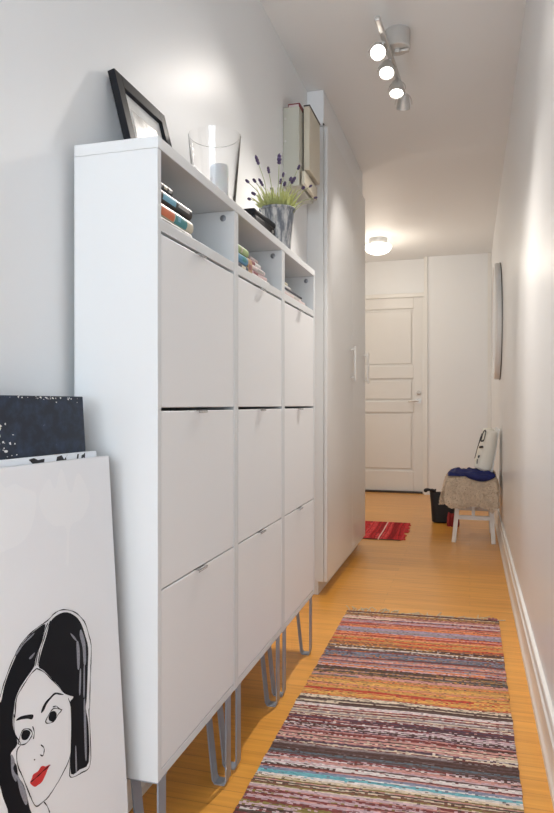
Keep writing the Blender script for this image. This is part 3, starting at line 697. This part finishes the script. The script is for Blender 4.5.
# sheepskin draped over the seat and down its near, left and right sides
def sheepskin():
    bm = bmesh.new(); nx, ny = 46, 60; G = []
    X0, X1, Y0_, Y1_ = -.140, .165, 4.868, 5.365; top = .470
    rs = random.Random(8)
    for i in range(nx + 1):
        row = []
        for j in range(ny + 1):
            u = -.19 + (.28 + .19 + .10) * i / nx; v = -.19 + (.49 + .19 + .06) * j / ny   # arc lengths over the seat
            ex_ = max(0, -u) ; ex2 = max(0, u - .28); ey = max(0, -v); ey2 = max(0, v - .49)
            x = X0 + min(max(u, 0), .28) * 1.089; y = Y0_ + min(max(v, 0), .49)
            drop = max(ex_, ex2, ey, ey2) if min(max(ex_, ex2), max(ey, ey2)) == 0 else math.hypot(max(ex_, ex2), max(ey, ey2)) * .86
            hang = 1 - math.exp(-drop * 22)
            x += (-.034 if ex_ > 0 else .022 if ex2 > 0 else 0) * hang
            y += (-.040 if ey > 0 else .02 if ey2 > 0 else 0) * hang
            if ex_ > 0: x -= .05 * ex_ * 4 * (.5 + drop)
            hem = 1.0
            if ey > 0: hem = 1.10 - .10 * math.exp(-((x - .03) / .06) ** 2) + .12 * max(0, min(1, (x - .11) / .04)) 
            z = top - drop * hem - .012 * hang
            k = .014 * noise.noise(Vector((x * 9, y * 9, z * 7))) + .006 * noise.noise(Vector((x * 30, y * 30, z * 30)))
            row.append(bm.verts.new((x + k * (1 if drop > .02 else .3), y - k * (1 if drop > .02 else .3), z + k * (0.3 if drop > .02 else 1))))
        G.append(row)
    for i in range(nx):
        for j in range(ny):
            um = -.19 + .57 * (i + .5) / nx; vm = -.19 + .74 * (j + .5) / ny
            if math.hypot(max(0, -um, um - .28), max(0, -vm, vm - .49)) > .185: continue
            bm.faces.new((G[i][j], G[i + 1][j], G[i + 1][j + 1], G[i][j + 1]))
    bmesh.ops.recalc_face_normals(bm, faces=bm.faces)
    bm.normal_update()
    if sum(f.normal.z for f in bm.faces) < 0: bmesh.ops.reverse_faces(bm, faces=bm.faces)
    bm.normal_update()
    fs = list(bm.faces)
    for f in fs:                                       # woolly curls
        for q in range(3):
            vs_ = [v.co for v in f.verts]; a, b = rs.random(), rs.random()
            p = (vs_[0] * (1 - a) + vs_[1] * a) * (1 - b) + (vs_[3] * (1 - a) + vs_[2] * a) * b
            nn = (f.normal + Vector((rs.uniform(-.8, .8), rs.uniform(-.8, .8), rs.uniform(-.9, .3)))).normalized()
            t1 = nn.orthogonal().normalized(); t2 = nn.cross(t1); r_ = rs.uniform(.003, .006); h_ = rs.uniform(.008, .017)
            tri = [bm.verts.new(p + r_ * (t1 * math.cos(k * 2.094) + t2 * math.sin(k * 2.094))) for k in range(3)]
            tip = bm.verts.new(p + nn * h_ + t1 * rs.uniform(-.005, .005))
            for k in range(3): bm.faces.new((tri[k], tri[(k + 1) % 3], tip))
    me = bpy.data.meshes.new('sheepskin_throw'); bm.to_mesh(me); bm.free(); me.materials.append(M['fur'])
    o = bpy.data.objects.new('sheepskin_throw', me); C.objects.link(o)
    return tag(o, 'curly beige sheepskin draped over the seat of the white chair', 'throw')
sheepskin()

# blue cloth crumpled on the sheepskin
def crumple(name, m, x0, x1, y0, y1, z0, h, seed, label, cat, nx=44, ny=36, fold=1.0):
    bm = bmesh.new(); T_, B_ = [], []
    for i in range(nx + 1):
        a, b = [], []
        for j in range(ny + 1):
            u, v = i / nx, j / ny
            e = min(1, 9 * min(u, 1 - u)) * min(1, 9 * min(v, 1 - v)); e = max(e, 0) ** .5
            x = x0 + (x1 - x0) * u; y = y0 + (y1 - y0) * v
            wv = noise.noise(Vector((x * 14, y * 14, seed))) ; wv2 = 1 - abs(noise.noise(Vector((x * 22 + 4, y * 16, seed + 3)))) * 2
            x += .016 * noise.noise(Vector((v * 5, seed, u * 3))); y += .022 * noise.noise(Vector((u * 5, seed + 9, v * 3)))
            z = z0 + e * h * (.58 + .5 * wv + .5 * wv2 * fold)
            a.append(bm.verts.new((x, y, z))); b.append(bm.verts.new((x, y, z0 - .002)))
        T_.append(a); B_.append(b)
    for i in range(nx):
        for j in range(ny):
            bm.faces.new((T_[i][j], T_[i + 1][j], T_[i + 1][j + 1], T_[i][j + 1]))
            bm.faces.new((B_[i][j], B_[i][j + 1], B_[i + 1][j + 1], B_[i + 1][j]))
    def side(t, b):
        for k in range(len(t) - 1): bm.faces.new((t[k], t[k + 1], b[k + 1], b[k]))
    side(T_[0], B_[0]); side(T_[-1], B_[-1]); side([r[0] for r in T_], [r[0] for r in B_]); side([r[-1] for r in T_], [r[-1] for r in B_])
    bmesh.ops.recalc_face_normals(bm, faces=bm.faces)
    me = bpy.data.meshes.new(name); bm.to_mesh(me); bm.free(); me.materials.append(m)
    me.polygons.foreach_set('use_smooth', [True] * len(me.polygons))
    o = bpy.data.objects.new(name, me); C.objects.link(o); return tag(o, label, cat)
blue = crumple('blue_garment', M['blue'], -.150, .165, 4.86, 5.12, .474, .034, 2.0, 'crumpled royal blue garment lying on the sheepskin of the chair', 'garment')
# near fringe of the garment sagging over the edge
bl = MB(); cpts = [(-.03, 4.862, .488), (.01, 4.850, .476), (.07, 4.845, .466), (.12, 4.848, .470), (.165, 4.86, .486)]
bl.tube(catmull(cpts, 5), [.012 + .014 * math.sin(math.pi * k / 20) for k in range(21)], 10, 0)
sv = bl.build('sleeve', M['blue'], blue)

# cushion leaning on the chair back
def cushion():
    t = thing('cushion', 'white cushion with black line print leaning upright on the chair back', 'cushion', (.084, 5.105, .502))
    tilt = Matrix.Rotation(R(12), 4, 'Y')
    bm = bmesh.new(); n = 22; W, H, D = .40, .305, .068; rows = {}
    for sgn in (1, -1):
        for i in range(n + 1):
            for j in range(n + 1):
                u, v = 2 * i / n - 1, 2 * j / n - 1
                th = D * max(0, (1 - u ** 8)) ** .38 * max(0, (1 - v ** 12)) ** .34 * (1 - .12 * v)
                if sgn == -1 and (i in (0, n) or j in (0, n)): rows[(sgn, i, j)] = rows[(1, i, j)]; continue
                pin = 1 - .07 * (1 - abs(u)) * 0 - .05 * (1 - v * v) * abs(u)
                p = Vector((-sgn * th * .85, W / 2 * u * (1 - .05 * (1 - v * v)), H / 2 * (v * (1 - .05 * (1 - u * u)) + 1)))
                p.x += .006 * noise.noise(Vector((u * 2, v * 3, sgn)))
                rows[(sgn, i, j)] = bm.verts.new(tilt @ p)
        for i in range(n):
            for j in range(n):
                q = [rows[(sgn, i, j)], rows[(sgn, i + 1, j)], rows[(sgn, i + 1, j + 1)], rows[(sgn, i, j + 1)]]
                if len(set(q)) == 4: bm.faces.new(q)
    bmesh.ops.recalc_face_normals(bm, faces=bm.faces)
    me = bpy.data.meshes.new('cover'); bm.to_mesh(me); bm.free(); me.materials.append(M['pillow'])
    me.polygons.foreach_set('use_smooth', [True] * len(me.polygons))
    o = bpy.data.objects.new('cover', me); C.objects.link(o); o.parent = t
    def surf(u, v, off=.0015):
        th = D * max(0, (1 - u ** 8)) ** .38 * max(0, (1 - v ** 12)) ** .34 * (1 - .12 * v)
        return tilt @ Vector((-(th * .85 + off), W / 2 * u * (1 - .05 * (1 - v * v)), H / 2 * (v * (1 - .05 * (1 - u * u)) + 1)))
    for path, cw in (([(-.95, .42), (-.955, .62), (-.94, .84)], .003), ([(-.94, .84), (-.86, .90), (-.80, .86)], .004), ([(-.95, .42), (-.88, .36), (-.80, .38)], .006), ([(-.80, .38), (-.74, .62), (-.78, .86)], .0035),
                     ([(-.97, .12), (-.90, .09), (-.86, .07)], .008), ([(-.93, -.30), (-.925, -.42)], .006), ([(-.9, -.50), (-.93, -.70)], .0035), ([(.3, .5), (.5, -.2), (.2, -.6)], .004), ([(-.2, .7), (.1, .6), (0, .1), (-.3, .2), (-.2, .7)], .004)):
        c = catmull(path, 5); MB().tube([surf(p.x, p.y) for p in c], cw, 6).build('line_print', M['marks'], t)
    return t
cushion()

# black bag on the floor behind the chair, red cloth beside it
bg = thing('tote_bag', 'floppy black tote bag standing on the floor behind the white chair', 'bag', (-.215, 5.70, 0), R(4))
def bag_mesh():
    b = MB(); segs = 40; rings = []
    for zi, (hw, hd, z) in enumerate(((.070, .045, .001), (.088, .055, .010), (.092, .058, .08), (.098, .055, .16), (.104, .048, .22), (.108, .042, .262), (.102, .036, .262), (.090, .030, .20))):
        ring = []
        for k in range(segs):
            a = 2 * math.pi * k / segs; ca, sa = math.cos(a), math.sin(a)
            x = hw * (abs(ca) ** .5) * (1 if ca > 0 else -1); y = hd * (abs(sa) ** .6) * (1 if sa > 0 else -1)
            q = .010 * noise.noise(Vector((ca * 2, sa * 2, z * 9)))
            ring.append(b.bm.verts.new((x * (1 + q * 4), y * (1 + q * 5), z + (.015 * math.sin(a * 2 + 1) if zi in (5, 6) else 0))))
        rings.append(ring)
    for a, c in zip(rings, rings[1:]):
        for k in range(segs): b.bm.faces.new((a[k], a[(k + 1) % segs], c[(k + 1) % segs], c[k]))
    b.bm.faces.new(list(reversed(rings[0]))); b.bm.faces.new(rings[-1])
    return b
bag_mesh().build('body', M['bagcloth'], bg)
hb = MB(); hp = catmull([(-.060, -.040, .262), (-.095, -.045, .270), (-.130, -.045, .272), (-.150, -.045, .255)], 6)
hb.tube(hp, [.020, .018, .014, .012, .013, .013, .011, .010, .010, .011, .012, .013, .014, .015, .016, .016, .014, .010, .006], 10, 0); hb.build('handle', M['bagcloth'], bg)
rc = crumple('red_cloth', M['redcloth'], -.175, -.085, 5.52, 5.60, .002, .085, 5.0, 'small bright red cloth heaped on the floor beside the black bag', 'cloth', 18, 18)

# ------------------------------------------------------------------ round mirror on the right wall
mr = thing('wall_mirror', 'large round mirror with a pale rim high on the right wall above the chair', 'mirror', (XR, 5.22, 1.585))
rot = Matrix.Rotation(R(-90), 4, 'Y')
MB().lathe([(.415, .0005), (.425, .006), (.428, .030), (.420, .044), (.404, .046), (.400, .040)], 96, mtx=rot).build('rim', M['trim'], mr)
MB().lathe([(.402, .040), (.402, .043)], 96, mtx=rot).build('mirror_glass', M['mirror'], mr)
MB().lathe([(.4285, .001), (.4300, .001), (.4300, .006), (.4285, .006)], 96, mtx=rot, cap=False).build('shadow_band', M['dark_metal'], mr)  # dark ring standing for the shadow gap between rim and wall

# ------------------------------------------------------------------ ceiling spot bar with four heads
sb = thing('spotlight_bar', 'satin metal ceiling bar with four small spotlights above the corridor', 'ceiling light', (-.30, 2.905, CZ))
MB().lathe([(.054, -.0005), (.055, -.003), (.055, -.074), (.050, -.078)], 40).build('ceiling_base', M['spot_metal'], sb)
MB().box(-.012, .012, -.012, .012, -.094, -.076).box(.012, .050, -.010, .010, -.092, -.080).build('mount', M['spot_metal'], sb, bevel=.003)
BA = Vector((-.046, -.306, -.104)); BZ = Vector((-.009, .357, -.104))
bd_ = (BZ - BA).normalized(); b2 = MB(); sd = bd_.cross(Vector((0, 0, 1))).normalized() * .0115
vs = [b2.bm.verts.new(p + sd * a + Vector((0, 0, .009 * b))) for p in (BA, BZ) for a, b in ((-1, -1), (1, -1), (1, 1), (-1, 1))]
for f in ((0, 1, 2, 3), (7, 6, 5, 4), (0, 4, 5, 1), (1, 5, 6, 2), (2, 6, 7, 3), (3, 7, 4, 0)): b2.bm.faces.new([vs[k] for k in f])
b2.build('bar', M['spot_metal'], sb, bevel=.005, seg=3)
def head(pos, aim, lit, energy, ang, name_):
    """a cup lamp: aim is the direction the light leaves in (local = world axes)"""
    pos = Vector(pos); aim = Vector(aim).normalized(); q = aim.to_track_quat('Z', 'Y').to_matrix().to_4x4(); mt = Matrix.Translation(pos) @ q
    h_ = MB().lathe([(.008, -.050), (.018, -.048), (.024, -.040), (.029, -.018), (.032, .008), (.033, .018), (.031, .020), (.027, .012), (.024, .006)], 36, mtx=mt)
    ho = h_.build('spot_head', M['spot_metal'], sb)
    MB().lathe([(.001, .008), (.0265, .008), (.0265, .012), (.001, .0125)], 32, mtx=mt, cap=False).build('lens' , M['lens'] if lit else M['nickel'], ho)
    # bracket up to the bar
    foot = Vector((0, 0, 0)); tt = max(0, min(1, (pos - BA).dot(bd_) / (BZ - BA).length)); foot = BA + bd_ * (tt * (BZ - BA).length) - Vector((0, 0, .008))
    MB().tube(catmull([foot, (foot + pos) / 2 + Vector((0, 0, .008)), pos - aim * .046], 5), .006, 10).build('bracket', M['spot_metal'], ho)
    cd_ = MB(); s1 = aim.cross(Vector((0, 0, 1))).normalized(); arc = [pos + (s1 * math.cos(a) * .040 - aim * math.sin(a) * .052) for a in [math.pi * k / 12 for k in range(13)]]
    cd_.tube(arc, .0022, 6).build('yoke', M['spot_metal'], ho)
    if energy:
        l = bpy.data.lights.new(name_, 'SPOT'); l.energy = energy; l.spot_size = R(ang); l.spot_blend = .6; l.shadow_soft_size = .03; l.color = (1.0, .93, .86)
        lo_ = bpy.data.objects.new(name_, l); C.objects.link(lo_); lo_.parent = sb
        lo_.matrix_local = Matrix.Translation(pos + aim * .03) @ aim.to_track_quat('-Z', 'Y').to_matrix().to_4x4()
def wl_(x, y, z): return (x + .30, y - 2.905, z - CZ)
head(wl_(-.364, 2.765, 2.425), (.10, -1.0, -1.0), True, 6.5, 96, 'spot_light')
head(wl_(-.345, 2.905, 2.410), (.05, -.80, -1.5), True, 40, 85, 'spot_light')
head(wl_(-.322, 3.090, 2.405), (-.02, -.30, -1.0), True, 34, 90, 'spot_light')
head(wl_(-.308, 3.260, 2.410), (-.16, .8, -1.15), False, 17, 82, 'spot_light')

# dome lamp in the far hall
dl = thing('dome_lamp', 'white glass dome ceiling lamp glowing near the far door', 'ceiling light', (-.852, 6.47, CZ))
MB().lathe([(.088, -.0005), (.090, -.004), (.084, -.055), (.080, -.060)], 40).build('lamp_base', M['spot_metal'], dl)
MB().lathe([(.080, -.060), (.120, -.064), (.132, -.078), (.128, -.098), (.105, -.124), (.065, -.143), (.020, -.150), (.001, -.150)], 48).build('lamp_shade', M['opal'], dl)
l = bpy.data.lights.new('dome_light', 'POINT'); l.energy = 5; l.color = (1.0, .88, .72); l.shadow_soft_size = .13
o = bpy.data.objects.new('dome_light', l); C.objects.link(o); o.parent = dl; o.location = (0, 0, -.30)
